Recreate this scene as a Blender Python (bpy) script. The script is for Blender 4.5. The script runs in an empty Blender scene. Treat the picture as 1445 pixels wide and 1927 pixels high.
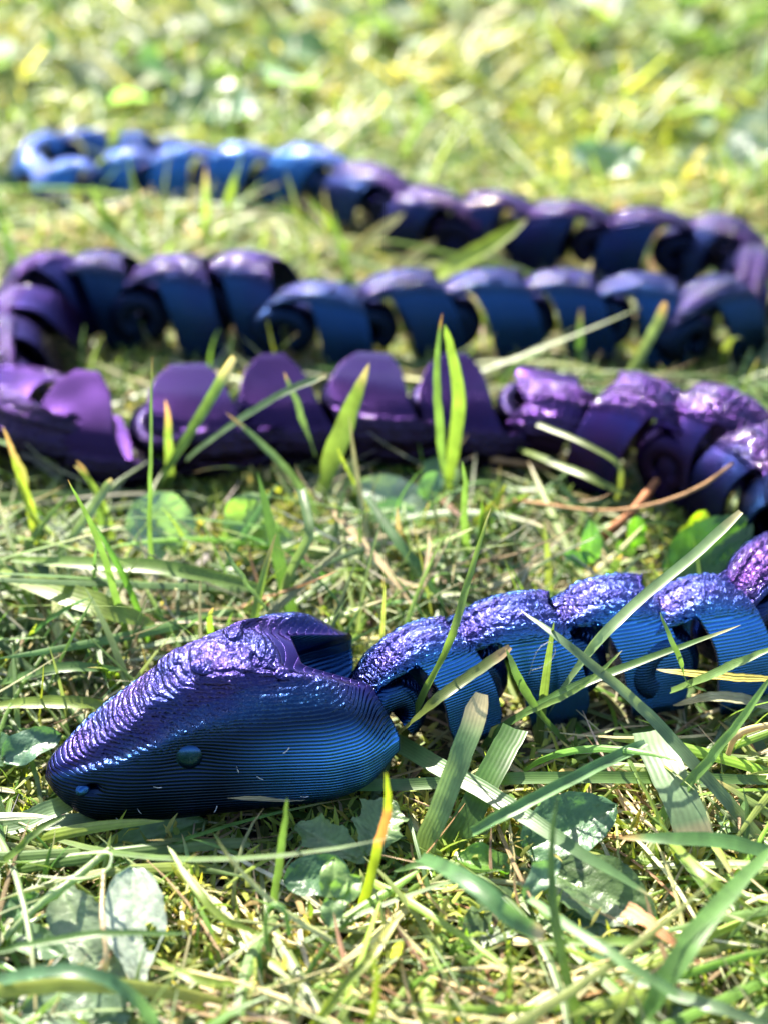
import bpy, math, random
import numpy as np
from mathutils import Vector, Matrix, Euler
random.seed(7); rng = np.random.default_rng(7)
sc = bpy.context.scene
col = sc.collection
R = math.radians
# 1 Blender unit = 1 cm
sc.unit_settings.system = 'METRIC'; sc.unit_settings.scale_length = 0.01

# ---------------------------------------------------------------- camera
PITCH = R(34); CH = 13.2; HFOV = R(30)
FPX = 722.5/math.tan(HFOV/2)
cam = bpy.data.cameras.new('camera'); co = bpy.data.objects.new('camera', cam); col.objects.link(co)
co.location = (0, 0, CH); co.rotation_euler = (math.pi/2-PITCH, 0, 0)
cam.sensor_fit = 'HORIZONTAL'; cam.sensor_width = 36; cam.angle = HFOV
cam.clip_start = 0.5; cam.clip_end = 40000
cam.dof.use_dof = True; cam.dof.focus_distance = 17.75
APERTURE = 0.36                                     # diameter in cm
cam.dof.aperture_fstop = cam.lens*1e-3/APERTURE
cam.dof.aperture_blades = 0
sc.camera = co
# ---------------------------------------------------------------- sky, sun, exposure
SUN_EL, SUN_AZ = R(43), R(-24)                      # azimuth from +Y, clockwise
w = bpy.data.worlds.new('World'); sc.world = w; w.use_nodes = True
nt = w.node_tree; bg = nt.nodes['Background']
sky = nt.nodes.new('ShaderNodeTexSky'); sky.sky_type = 'NISHITA'; sky.sun_disc = False
sky.sun_elevation = SUN_EL; sky.sun_rotation = SUN_AZ
nt.links.new(sky.outputs[0], bg.inputs[0]); bg.inputs[1].default_value = 0.105
sl = bpy.data.lights.new('sun', 'SUN'); sl.energy = 5.0; sl.angle = R(0.6); sl.color = (1, .94, .78)
so = bpy.data.objects.new('sun', sl); col.objects.link(so)
sd = Vector((math.sin(SUN_AZ)*math.cos(SUN_EL), math.cos(SUN_AZ)*math.cos(SUN_EL), math.sin(SUN_EL)))
so.rotation_euler = sd.to_track_quat('Z', 'Y').to_euler(); so.location = sd*80
sc.view_settings.view_transform = 'Standard'; sc.view_settings.look = 'None'
sc.view_settings.exposure = 2.45; sc.view_settings.gamma = 1
sc.view_settings.use_curve_mapping = False
sc.render.engine = 'CYCLES'
sc.cycles.max_bounces = 10; sc.cycles.diffuse_bounces = 4; sc.cycles.transparent_max_bounces = 8
sc.cycles.use_denoising = True

def at(px, py, z):
    """point at height z seen at a spot of the photograph (used once, to survey where things stand)"""
    u = (px-722.5)/FPX; v = (963.5-py)/FPX
    d = (u, math.cos(PITCH)+v*math.sin(PITCH), -math.sin(PITCH)+v*math.cos(PITCH))
    t = (z-CH)/d[2]
    return np.array((t*d[0], t*d[1], z))

# ---------------------------------------------------------------- noise and mesh helpers
def _h(ix, iy, iz, seed):
    n = (ix*374761393 + iy*668265263 + iz*2147483647 + seed*974711) & 0xffffffff
    n = ((n ^ (n >> 13))*1274126177) & 0xffffffff
    return ((n ^ (n >> 16)) & 0xffff)/65535.0
def vnoise(p, f, seed=0):
    q = np.asarray(p, float)*f; i = np.floor(q).astype(np.int64); g = q-i; g = g*g*(3-2*g)
    r = 0
    for dx in (0, 1):
        for dy in (0, 1):
            for dz in (0, 1):
                wt = (g[..., 0] if dx else 1-g[..., 0])*(g[..., 1] if dy else 1-g[..., 1])*(g[..., 2] if dz else 1-g[..., 2])
                r = r + wt*_h(i[..., 0]+dx, i[..., 1]+dy, i[..., 2]+dz, seed)
    return r*2-1
def sm(x, a, b):
    t = np.clip((x-a)/(b-a), 0, 1); return t*t*(3-2*t)

def mesh_np(name, V, F, mat, uv=None, colr=None, attrs=None, smooth=True):
    """V (n,3), F (m,4) or (m,3) int arrays; uv per vertex, colr per vertex rgb"""
    me = bpy.data.meshes.new(name)
    V = np.asarray(V, np.float32); F = np.asarray(F, np.int32); k = F.shape[1]
    me.vertices.add(len(V)); me.vertices.foreach_set('co', V.ravel())
    me.loops.add(F.size); me.loops.foreach_set('vertex_index', F.ravel())
    me.polygons.add(len(F)); me.polygons.foreach_set('loop_start', np.arange(0, F.size, k, dtype=np.int32))
    if smooth: me.polygons.foreach_set('use_smooth', np.ones(len(F), bool))
    me.update(calc_edges=True)
    if uv is not None:
        l = me.uv_layers.new(name='UVMap'); l.data.foreach_set('uv', np.asarray(uv, np.float32)[F.ravel()].ravel())
    if colr is not None:
        a = me.color_attributes.new('col', 'FLOAT_COLOR', 'POINT')
        c = np.ones((len(V), 4), np.float32); c[:, :3] = colr; a.data.foreach_set('color', c.ravel())
    for n, v in (attrs or {}).items():
        a = me.attributes.new(n, 'FLOAT', 'POINT'); a.data.foreach_set('value', np.asarray(v, np.float32))
    me.materials.append(mat)
    return me
def link(name, me, parent=None, label=None, cat=None, group=None, kind=None):
    o = bpy.data.objects.new(name, me); col.objects.link(o); o.parent = parent
    if label: o['label'] = label
    if cat: o['category'] = cat
    if group: o['group'] = group
    if kind: o['kind'] = kind
    return o
def grid_faces(n, m, off=0, closed=False):
    i = np.arange(n-1)[:, None]; j = np.arange(m if closed else m-1)[None, :]; j2 = (j+1) % m
    return np.stack([i*m+j, i*m+j2, (i+1)*m+j2, (i+1)*m+j], -1).reshape(-1, 4)+off

# ---------------------------------------------------------------- materials
def newmat(name):
    m = bpy.data.materials.new(name); m.use_nodes = True
    nt = m.node_tree; nt.nodes.clear(); return m, nt, nt.nodes.new, nt.links.new
def leaf_material(name, trans=.45, rough=.42, stripes=0.0, spec=.5, bumpn=0.25, hairy=False, sat=1.0, tcol=(1.0, 1.25, .35)):
    m, nt, N, L = newmat(name)
    out = N('ShaderNodeOutputMaterial'); mix = N('ShaderNodeMixShader'); pb = N('ShaderNodeBsdfPrincipled'); tr = N('ShaderNodeBsdfTranslucent')
    at_ = N('ShaderNodeAttribute'); at_.attribute_name = 'col'
    tc = N('ShaderNodeTexCoord'); uv = N('ShaderNodeUVMap')
    nz = N('ShaderNodeTexNoise'); nz.inputs['Scale'].default_value = 3.5; nz.inputs['Detail'].default_value = 5
    L(tc.outputs['Object'], nz.inputs['Vector'])
    mr = N('ShaderNodeMapRange'); mr.inputs[1].default_value = .3; mr.inputs[2].default_value = .7; mr.inputs[3].default_value = .72; mr.inputs[4].default_value = 1.3
    L(nz.outputs[0], mr.inputs[0])
    vm = N('ShaderNodeVectorMath'); vm.operation = 'SCALE'; L(at_.outputs['Color'], vm.inputs[0]); L(mr.outputs[0], vm.inputs['Scale'])
    base = vm.outputs[0]
    sep = N('ShaderNodeSeparateXYZ'); L(uv.outputs[0], sep.inputs[0])
    hsum = nz.outputs[0]
    if stripes:
        mm = N('ShaderNodeMath'); mm.operation = 'MULTIPLY'; mm.inputs[1].default_value = stripes*6.283; L(sep.outputs[0], mm.inputs[0])
        s = N('ShaderNodeMath'); s.operation = 'SINE'; L(mm.outputs[0], s.inputs[0])
        mr2 = N('ShaderNodeMapRange'); mr2.inputs[1].default_value = -1; mr2.inputs[2].default_value = 1; mr2.inputs[3].default_value = .91; mr2.inputs[4].default_value = 1.06
        L(s.outputs[0], mr2.inputs[0])
        v2 = N('ShaderNodeVectorMath'); v2.operation = 'SCALE'; L(base, v2.inputs[0]); L(mr2.outputs[0], v2.inputs['Scale']); base = v2.outputs[0]
        hsum = s.outputs[0]
    bp = N('ShaderNodeBump'); bp.inputs['Strength'].default_value = bumpn; bp.inputs['Distance'].default_value = .012 if stripes else .03
    if not stripes:
        n2 = N('ShaderNodeTexNoise'); n2.inputs['Scale'].default_value = 14; n2.inputs['Detail'].default_value = 6; L(tc.outputs['Object'], n2.inputs['Vector']); hsum = n2.outputs[0]
    L(hsum, bp.inputs['Height']); L(bp.outputs[0], pb.inputs['Normal'])
    L(base, pb.inputs['Base Color']); pb.inputs['Roughness'].default_value = rough; pb.inputs['Specular IOR Level'].default_value = spec
    tm = N('ShaderNodeVectorMath'); tm.operation = 'MULTIPLY'; tm.inputs[1].default_value = tcol; L(base, tm.inputs[0])
    L(tm.outputs[0], tr.inputs[0]); L(bp.outputs[0], tr.inputs['Normal'])
    mix.inputs[0].default_value = trans; L(pb.outputs[0], mix.inputs[1]); L(tr.outputs[0], mix.inputs[2]); L(mix.outputs[0], out.inputs[0])
    return m
M_blade = leaf_material('grass_blade', .5, .38, stripes=6, bumpn=.08, tcol=(1.4, 1.3, .75))
M_lawn = leaf_material('lawn_grass', .5, .42, stripes=3, bumpn=.15, tcol=(1.4, 1.3, .75))
M_dry = leaf_material('dry_straw', .35, .6, stripes=3, bumpn=.5, spec=.25, tcol=(1.3, 1.05, .7))
M_moss = leaf_material('moss', .5, .7, bumpn=.3, spec=.2, tcol=(1.5, 1.5, .5))
M_leaf = leaf_material('broad_leaf', .38, .34, bumpn=.5, tcol=(1.4, 1.8, .5))
M_farleaf = leaf_material('far_leaf', .42, .6, bumpn=.3, spec=.3, tcol=(1.5, 1.6, .6))
M_root = leaf_material('brown_root', .05, .7, bumpn=.6, spec=.25)

def soil_material():
    m, nt, N, L = newmat('soil')
    out = N('ShaderNodeOutputMaterial'); pb = N('ShaderNodeBsdfPrincipled'); tc = N('ShaderNodeTexCoord')
    n1 = N('ShaderNodeTexNoise'); n1.inputs['Scale'].default_value = 1.3; n1.inputs['Detail'].default_value = 9
    L(tc.outputs['Object'], n1.inputs['Vector'])
    cr = N('ShaderNodeValToRGB'); e = cr.color_ramp.elements
    e[0].position = .35; e[0].color = (.012, .009, .005, 1); e[1].position = .7; e[1].color = (.06, .05, .02, 1)
    x = e.new(.52); x.color = (.03, .028, .01, 1)
    L(n1.outputs[0], cr.inputs[0]); L(cr.outputs[0], pb.inputs['Base Color']); pb.inputs['Roughness'].default_value = .9
    bp = N('ShaderNodeBump'); bp.inputs['Distance'].default_value = .25; n2 = N('ShaderNodeTexNoise'); n2.inputs['Scale'].default_value = 6; n2.inputs['Detail'].default_value = 8
    L(tc.outputs['Object'], n2.inputs['Vector']); L(n2.outputs[0], bp.inputs['Height']); L(bp.outputs[0], pb.inputs['Normal']); L(pb.outputs[0], out.inputs[0])
    return m
M_soil = soil_material()
def far_lawn_material():
    m, nt, N, L = newmat('far_lawn')
    out = N('ShaderNodeOutputMaterial'); pb = N('ShaderNodeBsdfPrincipled'); tc = N('ShaderNodeTexCoord')
    n1 = N('ShaderNodeTexNoise'); n1.inputs['Scale'].default_value = .35; n1.inputs['Detail'].default_value = 9
    L(tc.outputs['Object'], n1.inputs['Vector'])
    cr = N('ShaderNodeValToRGB'); e = cr.color_ramp.elements
    e[0].position = .35; e[0].color = (.03, .05, .012, 1); e[1].position = .68; e[1].color = (.12, .15, .04, 1)
    L(n1.outputs[0], cr.inputs[0]); L(cr.outputs[0], pb.inputs['Base Color']); pb.inputs['Roughness'].default_value = .9
    L(pb.outputs[0], out.inputs[0]); return m
M_far = far_lawn_material()

def silk_material(name='silk_plastic', layer=.046):
    """two-tone pearlescent printed plastic: horizontal print layers as relief, scribbly scale relief where 'scl' says so"""
    m, nt, N, L = newmat(name)
    out = N('ShaderNodeOutputMaterial'); pb = N('ShaderNodeBsdfPrincipled'); tc = N('ShaderNodeTexCoord')
    at1 = N('ShaderNodeAttribute'); at1.attribute_name = 'tint'
    at2 = N('ShaderNodeAttribute'); at2.attribute_name = 'scl'
    oi = N('ShaderNodeObjectInfo'); so_ = N('ShaderNodeSeparateColor'); L(oi.outputs['Color'], so_.inputs[0])
    nz = N('ShaderNodeTexNoise'); nz.inputs['Scale'].default_value = 1.6; nz.inputs['Detail'].default_value = 3; L(tc.outputs['Object'], nz.inputs['Vector'])
    a = N('ShaderNodeMath'); a.operation = 'ADD'; L(at1.outputs['Fac'], a.inputs[0]); L(so_.outputs[0], a.inputs[1])
    b = N('ShaderNodeMath'); b.operation = 'MULTIPLY_ADD'; b.inputs[1].default_value = .7; L(nz.outputs[0], b.inputs[0]); L(a.outputs[0], b.inputs[2])
    c = N('ShaderNodeMath'); c.operation = 'SUBTRACT'; c.inputs[1].default_value = .85; L(b.outputs[0], c.inputs[0])
    cr = N('ShaderNodeValToRGB'); e = cr.color_ramp.elements
    e[0].position = .1; e[0].color = (.010, .046, .135, 1); e[1].position = .85; e[1].color = (.040, .014, .088, 1)
    x = e.new(.5); x.color = (.018, .020, .105, 1)
    L(c.outputs[0], cr.inputs[0])
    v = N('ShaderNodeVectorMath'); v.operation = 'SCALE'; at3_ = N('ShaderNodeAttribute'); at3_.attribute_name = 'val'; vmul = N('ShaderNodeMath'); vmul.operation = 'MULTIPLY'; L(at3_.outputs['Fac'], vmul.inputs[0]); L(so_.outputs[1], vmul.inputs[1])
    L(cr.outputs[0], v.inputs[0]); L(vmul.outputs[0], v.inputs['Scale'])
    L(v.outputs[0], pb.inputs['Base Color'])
    pb.inputs['Metallic'].default_value = .97; pb.inputs['Roughness'].default_value = .25
    cw = N('ShaderNodeMath'); cw.operation = 'MULTIPLY_ADD'; cw.inputs[1].default_value = .19; cw.inputs[2].default_value = .12; L(at2.outputs['Fac'], cw.inputs[0]); L(cw.outputs[0], pb.inputs['Coat Weight']); pb.inputs['Coat Roughness'].default_value = .06; pb.inputs['Specular Tint'].default_value = (.62, .56, .88, 1)
    # print layers
    sx = N('ShaderNodeSeparateXYZ'); L(tc.outputs['Object'], sx.inputs[0])
    wob = N('ShaderNodeTexNoise'); wob.inputs['Scale'].default_value = .8; L(tc.outputs['Object'], wob.inputs['Vector'])
    z1 = N('ShaderNodeMath'); z1.operation = 'MULTIPLY_ADD'; z1.inputs[1].default_value = .05; L(wob.outputs[0], z1.inputs[0]); L(sx.outputs[2], z1.inputs[2])
    # scribble on the scales shifts the layers about
    sn = N('ShaderNodeTexNoise'); sn.inputs['Scale'].default_value = 7.5; sn.inputs['Detail'].default_value = 3; sn.inputs['Distortion'].default_value = 1.2; L(tc.outputs['Object'], sn.inputs['Vector'])
    sm_ = N('ShaderNodeMath'); sm_.operation = 'MULTIPLY'; L(sn.outputs[0], sm_.inputs[0]); L(at2.outputs['Fac'], sm_.inputs[1])
    z2 = N('ShaderNodeMath'); z2.operation = 'MULTIPLY_ADD'; z2.inputs[1].default_value = .10; L(sm_.outputs[0], z2.inputs[0]); L(z1.outputs[0], z2.inputs[2])
    f = N('ShaderNodeMath'); f.operation = 'MULTIPLY'; f.inputs[1].default_value = math.pi/layer; L(z2.outputs[0], f.inputs[0])
    s = N('ShaderNodeMath'); s.operation = 'SINE'; L(f.outputs[0], s.inputs[0])
    ab = N('ShaderNodeMath'); ab.operation = 'ABSOLUTE'; L(s.outputs[0], ab.inputs[0])
    pw = N('ShaderNodeMath'); pw.operation = 'POWER'; pw.inputs[1].default_value = .6; L(ab.outputs[0], pw.inputs[0])
    bp = N('ShaderNodeBump'); bp.inputs['Strength'].default_value = .8; bp.inputs['Distance'].default_value = .010; L(pw.outputs[0], bp.inputs['Height'])
    # scale scribble relief
    n3 = N('ShaderNodeTexNoise'); n3.inputs['Scale'].default_value = 13; n3.inputs['Detail'].default_value = 2; n3.inputs['Distortion'].default_value = 2.2; L(tc.outputs['Object'], n3.inputs['Vector'])
    n3m = N('ShaderNodeMath'); n3m.operation = 'MULTIPLY'; L(n3.outputs[0], n3m.inputs[0]); L(at2.outputs['Fac'], n3m.inputs[1])
    bp2 = N('ShaderNodeBump'); bp2.inputs['Strength'].default_value = 1; bp2.inputs['Distance'].default_value = .03; L(n3m.outputs[0], bp2.inputs['Height'])
    L(bp2.outputs[0], pb.inputs['Normal']); 
    n4 = N('ShaderNodeTexNoise'); n4.inputs['Scale'].default_value = 6.5; n4.inputs['Detail'].default_value = 1.5; n4.inputs['Distortion'].default_value = 1.5; L(tc.outputs['Object'], n4.inputs['Vector'])
    n4m = N('ShaderNodeMath'); n4m.operation = 'MULTIPLY'; L(n4.outputs[0], n4m.inputs[0]); L(at2.outputs['Fac'], n4m.inputs[1])
    bp3 = N('ShaderNodeBump'); bp3.inputs['Strength'].default_value = 1; bp3.inputs['Distance'].default_value = .07; L(n4m.outputs[0], bp3.inputs['Height']); L(bp.outputs[0], bp3.inputs['Normal'])
    L(bp3.outputs[0], bp2.inputs['Normal']); L(bp3.outputs[0], pb.inputs['Coat Normal']); L(pb.outputs[0], out.inputs[0])
    return m
M_silk = silk_material()
M_fibre = bpy.data.materials.new('fibre'); M_fibre.use_nodes = True
M_fibre.node_tree.nodes['Principled BSDF'].inputs['Base Color'].default_value = (.55, .55, .6, 1)

# ================================================================ SETTING
def ground_height(x, y):
    p = np.stack([x, y, np.zeros_like(x)], -1)
    return -.22 + .16*vnoise(p, .35, 3) + .07*vnoise(p, 1.1, 4)
gx = np.linspace(-60, 60, 301); gy = np.linspace(-30, 130, 401)
X, Y = np.meshgrid(gx, gy, indexing='ij'); Z = ground_height(X, Y)
V = np.stack([X, Y, Z], -1).reshape(-1, 3)
link('soil_ground', mesh_np('soil_ground', V, grid_faces(301, 401), M_soil), kind='structure')
g = 20000.0
V = [(-g, -g, -.6), (g, -g, -.6), (g, g, -.6), (-g, g, -.6)]
link('ground', mesh_np('ground', V, [(0, 1, 2, 3)], M_far, smooth=False), kind='structure')

# ================================================================ THE SNAKE: where it lies
# (photo x, photo y, height of mid body, scale, roll deg, tint bias, value)
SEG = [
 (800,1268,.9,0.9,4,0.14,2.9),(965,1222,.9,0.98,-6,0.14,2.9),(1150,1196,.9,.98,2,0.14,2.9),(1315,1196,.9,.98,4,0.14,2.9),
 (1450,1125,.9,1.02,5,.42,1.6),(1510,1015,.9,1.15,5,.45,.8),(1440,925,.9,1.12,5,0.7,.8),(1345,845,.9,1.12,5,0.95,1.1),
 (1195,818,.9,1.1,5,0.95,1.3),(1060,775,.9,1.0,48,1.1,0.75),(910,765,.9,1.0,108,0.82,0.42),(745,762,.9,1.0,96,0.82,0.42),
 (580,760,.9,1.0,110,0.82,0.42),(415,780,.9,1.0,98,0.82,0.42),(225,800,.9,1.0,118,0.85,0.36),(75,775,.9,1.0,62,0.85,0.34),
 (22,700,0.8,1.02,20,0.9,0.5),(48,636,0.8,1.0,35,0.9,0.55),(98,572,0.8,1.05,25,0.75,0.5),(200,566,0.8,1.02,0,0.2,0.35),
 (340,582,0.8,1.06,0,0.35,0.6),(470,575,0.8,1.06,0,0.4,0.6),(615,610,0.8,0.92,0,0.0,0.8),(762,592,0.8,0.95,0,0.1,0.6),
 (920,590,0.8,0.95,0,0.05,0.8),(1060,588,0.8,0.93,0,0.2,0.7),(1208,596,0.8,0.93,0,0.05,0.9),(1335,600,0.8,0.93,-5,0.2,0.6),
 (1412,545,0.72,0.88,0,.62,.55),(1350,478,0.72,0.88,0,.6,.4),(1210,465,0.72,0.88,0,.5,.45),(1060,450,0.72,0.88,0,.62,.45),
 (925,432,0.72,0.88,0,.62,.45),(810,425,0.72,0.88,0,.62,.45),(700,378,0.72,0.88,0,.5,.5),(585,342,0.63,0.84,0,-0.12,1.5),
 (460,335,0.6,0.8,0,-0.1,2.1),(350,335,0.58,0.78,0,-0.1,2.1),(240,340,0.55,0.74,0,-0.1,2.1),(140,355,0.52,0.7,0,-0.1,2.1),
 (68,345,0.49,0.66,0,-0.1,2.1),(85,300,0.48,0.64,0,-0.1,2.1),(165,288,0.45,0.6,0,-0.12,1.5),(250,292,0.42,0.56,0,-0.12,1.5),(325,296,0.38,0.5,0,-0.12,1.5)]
C = [at(s[0], s[1], s[2]) for s in SEG]
HEAD_NOSE = np.array((-4.16, 12.78)); HEAD_YAW = math.atan2(-1.52, -4.77)   # pointing direction of the snout
hd = np.array((math.cos(HEAD_YAW), math.sin(HEAD_YAW)))
# sampled centre line, used to keep grass out of the body
line = [HEAD_NOSE - hd*t for t in np.linspace(.5, 4.6, 14)]
ctrl = np.array([c[:2] for c in C]); rad = [.75+.07*i for i in range(8)]+[1.25]*6
for i in range(len(ctrl)-1):
    for t in (0, .25, .5, .75):
        line.append(ctrl[i]*(1-t)+ctrl[i+1]*t); rad.append(.95*SEG[i][3])
line.append(ctrl[-1]); rad.append(.6)
LINE = np.array(line); RAD = np.array(rad)
def body_clear(P, pad=0.0, top=1.8):
    """for points (...,3): True where the point is outside the snake"""
    p = P.reshape(-1, 3); ok = np.ones(len(p), bool)
    for i in range(0, len(p), 40000):
        q = p[i:i+40000]
        d = np.sqrt(((q[:, None, :2]-LINE[None])**2).sum(-1)) - RAD[None]
        ok[i:i+40000] = (d.min(1) > pad) | (q[:, 2] > top) | (q[:, 2] < .10)
    return ok.reshape(P.shape[:-1])

# ================================================================ snake body segment
def terr(z, layer, k):
    """pull heights a little towards the print layers"""
    q = z/layer; f = q-np.floor(q); return layer*(np.floor(q)+f*(1-k)+sm(f, .3, .7)*k)
def shell_from(outer, thick, name, tint, scl, layer=.046):
    """outer (n,m,3) open grid -> closed shell with an inner face"""
    n, m, _ = outer.shape
    du = np.gradient(outer, axis=0); dv = np.gradient(outer, axis=1)
    nn = np.cross(dv, du); nn /= np.linalg.norm(nn, axis=-1, keepdims=True)+1e-9
    cen = outer.reshape(-1, 3).mean(0)*np.array((1, 1, .35))
    if (nn*(outer-cen)).sum(-1).mean() < 0: nn = -nn
    inner = outer - nn*thick
    V = np.concatenate([outer.reshape(-1, 3), inner.reshape(-1, 3)])
    Fo = grid_faces(n, m); Fi = grid_faces(n, m, n*m)[:, ::-1]
    idx = np.arange(n*m).reshape(n, m)
    loop = np.concatenate([idx[0, :-1], idx[:-1, -1], idx[-1, :0:-1], idx[:0:-1, 0]])
    l2 = np.roll(loop, -1)
    Fs = np.stack([l2, loop, loop+n*m, l2+n*m], -1)
    F = np.concatenate([Fo, Fi, Fs])
    if (np.cross(V[Fo[:, 1]]-V[Fo[:, 0]], V[Fo[:, 2]]-V[Fo[:, 0]])*nn.reshape(-1, 3)[Fo[:, 0]]).sum() < 0: F = F[:, ::-1]
    t = np.concatenate([tint.ravel(), tint.ravel()*.8]); s = np.concatenate([scl.ravel(), scl.ravel()*0])
    return V, F, t, s
def segment_mesh(seed, spread=1.0, slant=.42, wide=0.0, rnd=0.0):
    nt_, ns = 113, 44
    t = np.linspace(-1, 1, nt_)[None, :]; s = np.linspace(0, 1, ns)[:, None]
    at_ = np.abs(t)
    xf = .40 + .85*(1-sm(at_, .17, .36)) - .10*np.sin(np.pi*np.clip((at_-.3)/.7, 0, 1)) - slant*at_**2
    xr = -.46 - (.12+wide)*np.sin(np.pi*np.clip(at_*1.0, 0, 1)**.8) - (slant+.04)*at_**1.8
    xf = xf-.06*sm(at_, .88, 1)**2; xr = xr+.08*sm(at_, .9, 1)**2
    if rnd: k_ = 1-rnd*(1-np.sqrt(np.clip(1-(np.clip((1-np.cos(at_*math.pi/2)**.70)-.30, 0, 1)/.72)**2.5, 0, 1))); xm = (xf+xr)/2; hw = (xf-xr)/2*k_; xf = xm+hw; xr = xm-hw
    x = xf + (xr-xf)*s
    W = .80*spread - .06*x; H = 1.74 - .42*(x-.02)**2*(1-.5*at_)
    ph = t*math.pi/2
    y = W*np.sign(ph)*np.abs(np.sin(ph))**.88*(1-.12*sm(at_, .62, 1))
    z = .03 + H*np.cos(ph)**.70 + 0*x
    d = np.clip(x-.45, 0, 1)
    z = z - .16*d; y = y*(1-.25*d)
    P = np.stack([x+0*y, y, z], -1)
    ridge = (1-sm(at_+.03*vnoise(P, 3, seed), .30, .42))*(.5+.5*sm(at_+.04*vnoise(P, 2.3, seed+1), .03, .08))
    # scales: small raised lozenges on the back
    a = np.sin(x*22+t*26)*np.sin(x*22-t*26)
    P[..., 2] += ridge*(.022*sm(a, .05, .5)+.015*vnoise(P, 9, seed+2)+.02)
    P[..., 1] += (1-ridge)*.012*vnoise(P, 2.2, seed+5)*np.sign(t)
    P[..., 2] = P[..., 2]*(1-.0)+ridge*(terr(P[..., 2], .046, .8)-P[..., 2])
    tint = .62*(1-sm(at_, .12, .50)) + .12*sm(-x, .1, .6) - .08 + 0*x
    return shell_from(P, .07, 'body_segment', tint, ridge)
def loop_mesh():
    """rounded arch band of the hinge, bridging to the shell ahead"""
    n, m = 40, 16
    a = np.linspace(R(-62), R(242), n)[:, None]; b = np.linspace(0, 2*math.pi, m, endpoint=False)[None, :]
    cb, sb = np.sign(np.cos(b))*np.abs(np.cos(b))**.6, np.sign(np.sin(b))*np.abs(np.sin(b))**.6
    r = .31 + .215*sb
    P = np.stack([.72+r*np.cos(a)*1.1, .47*cb+0*a, .76+r*np.sin(a)*1.08], -1)
    F = grid_faces(n, m, closed=True)
    capA = [tuple(range(m))]
    return P.reshape(-1, 3), F, np.full(n*m, .12), np.zeros(n*m)
seg_meshes = []
for k in range(3):
    V, F, t, s = segment_mesh(10+k*7, (1.0, .96, 1.04)[k])
    seg_meshes.append(mesh_np('body_segment', V, F, M_silk, attrs={'tint': t, 'scl': s, 'val': 1-.62*np.clip(t*1.7, 0, 1)}))
for k in range(2):
    V, F, t, s = segment_mesh(40+k*7, (1.02, 1.06)[k], (.42, .32)[k], .26, (.80, .55)[k])
    seg_meshes.append(mesh_np('body_segment', V, F, M_silk, attrs={'tint': t*.4+.25, 'scl': s, 'val': 1+0*t}))
V, F, t, s = loop_mesh(); loop_me = mesh_np('link_loop', V, F, M_silk, attrs={'tint': t, 'scl': s, 'val': 0*t+.32})  # loop colour darkened, painting in the shade of the gaps between shells

snake = bpy.data.objects.new('toy_snake', None); col.objects.link(snake)
snake.location = (0, 14, 0); bpy.context.view_layer.update()
snake['label'] = 'blue and purple 3D printed jointed toy snake winding through the lawn'; snake['category'] = 'toy snake'
snake.empty_display_size = .5
Minv = Matrix.Translation((0, -14, 0))
def place(o, M): o.parent = snake; o.matrix_parent_inverse = Matrix(); o.matrix_basis = Minv @ M
nS = len(SEG)
for i, (s_, c) in enumerate(zip(SEG, C)):
    prev = C[i-1] if i else np.array((*(HEAD_NOSE-hd*4.2), .9)); nxt = C[i+1] if i < nS-1 else C[i]*2-C[i-1]
    d = prev-nxt; yaw = math.atan2(d[1], d[0])
    sca = s_[3]; roll = R(s_[4]); rr = random.Random(i)
    sp_ = math.dist(prev[:2], nxt[:2])/2 if 0 < i < nS-1 else 1.3*sca
    sx = min(max(sp_/1.36, .9*sca), 1.5*sca)*(1.08 if 10 <= i <= 15 else 1)
    Mx = (Matrix.Translation(Vector((c[0], c[1], 0))) @ Matrix.Rotation(yaw+R(rr.uniform(-5, 5)*(2.2 if 10 <= i <= 15 else 1)), 4, 'Z')
          @ Matrix.Translation((0, 0, (.80-.10*abs(math.sin(roll)))*sca)) @ Matrix.Rotation(roll, 4, 'X') @ Matrix.Rotation(R(rr.uniform(-7, 5)), 4, 'Y')
          @ Matrix.Diagonal((sx, sca, sca, 1)) @ Matrix.Translation((0, 0, -.80)))
    o = link('body_segment', seg_meshes[i % 3 if not 9 <= i <= 15 else 3+i % 2]); place(o, Mx)
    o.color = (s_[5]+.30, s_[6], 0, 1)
    l = link('link_loop', loop_me, o); l.color = o.color

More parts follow.
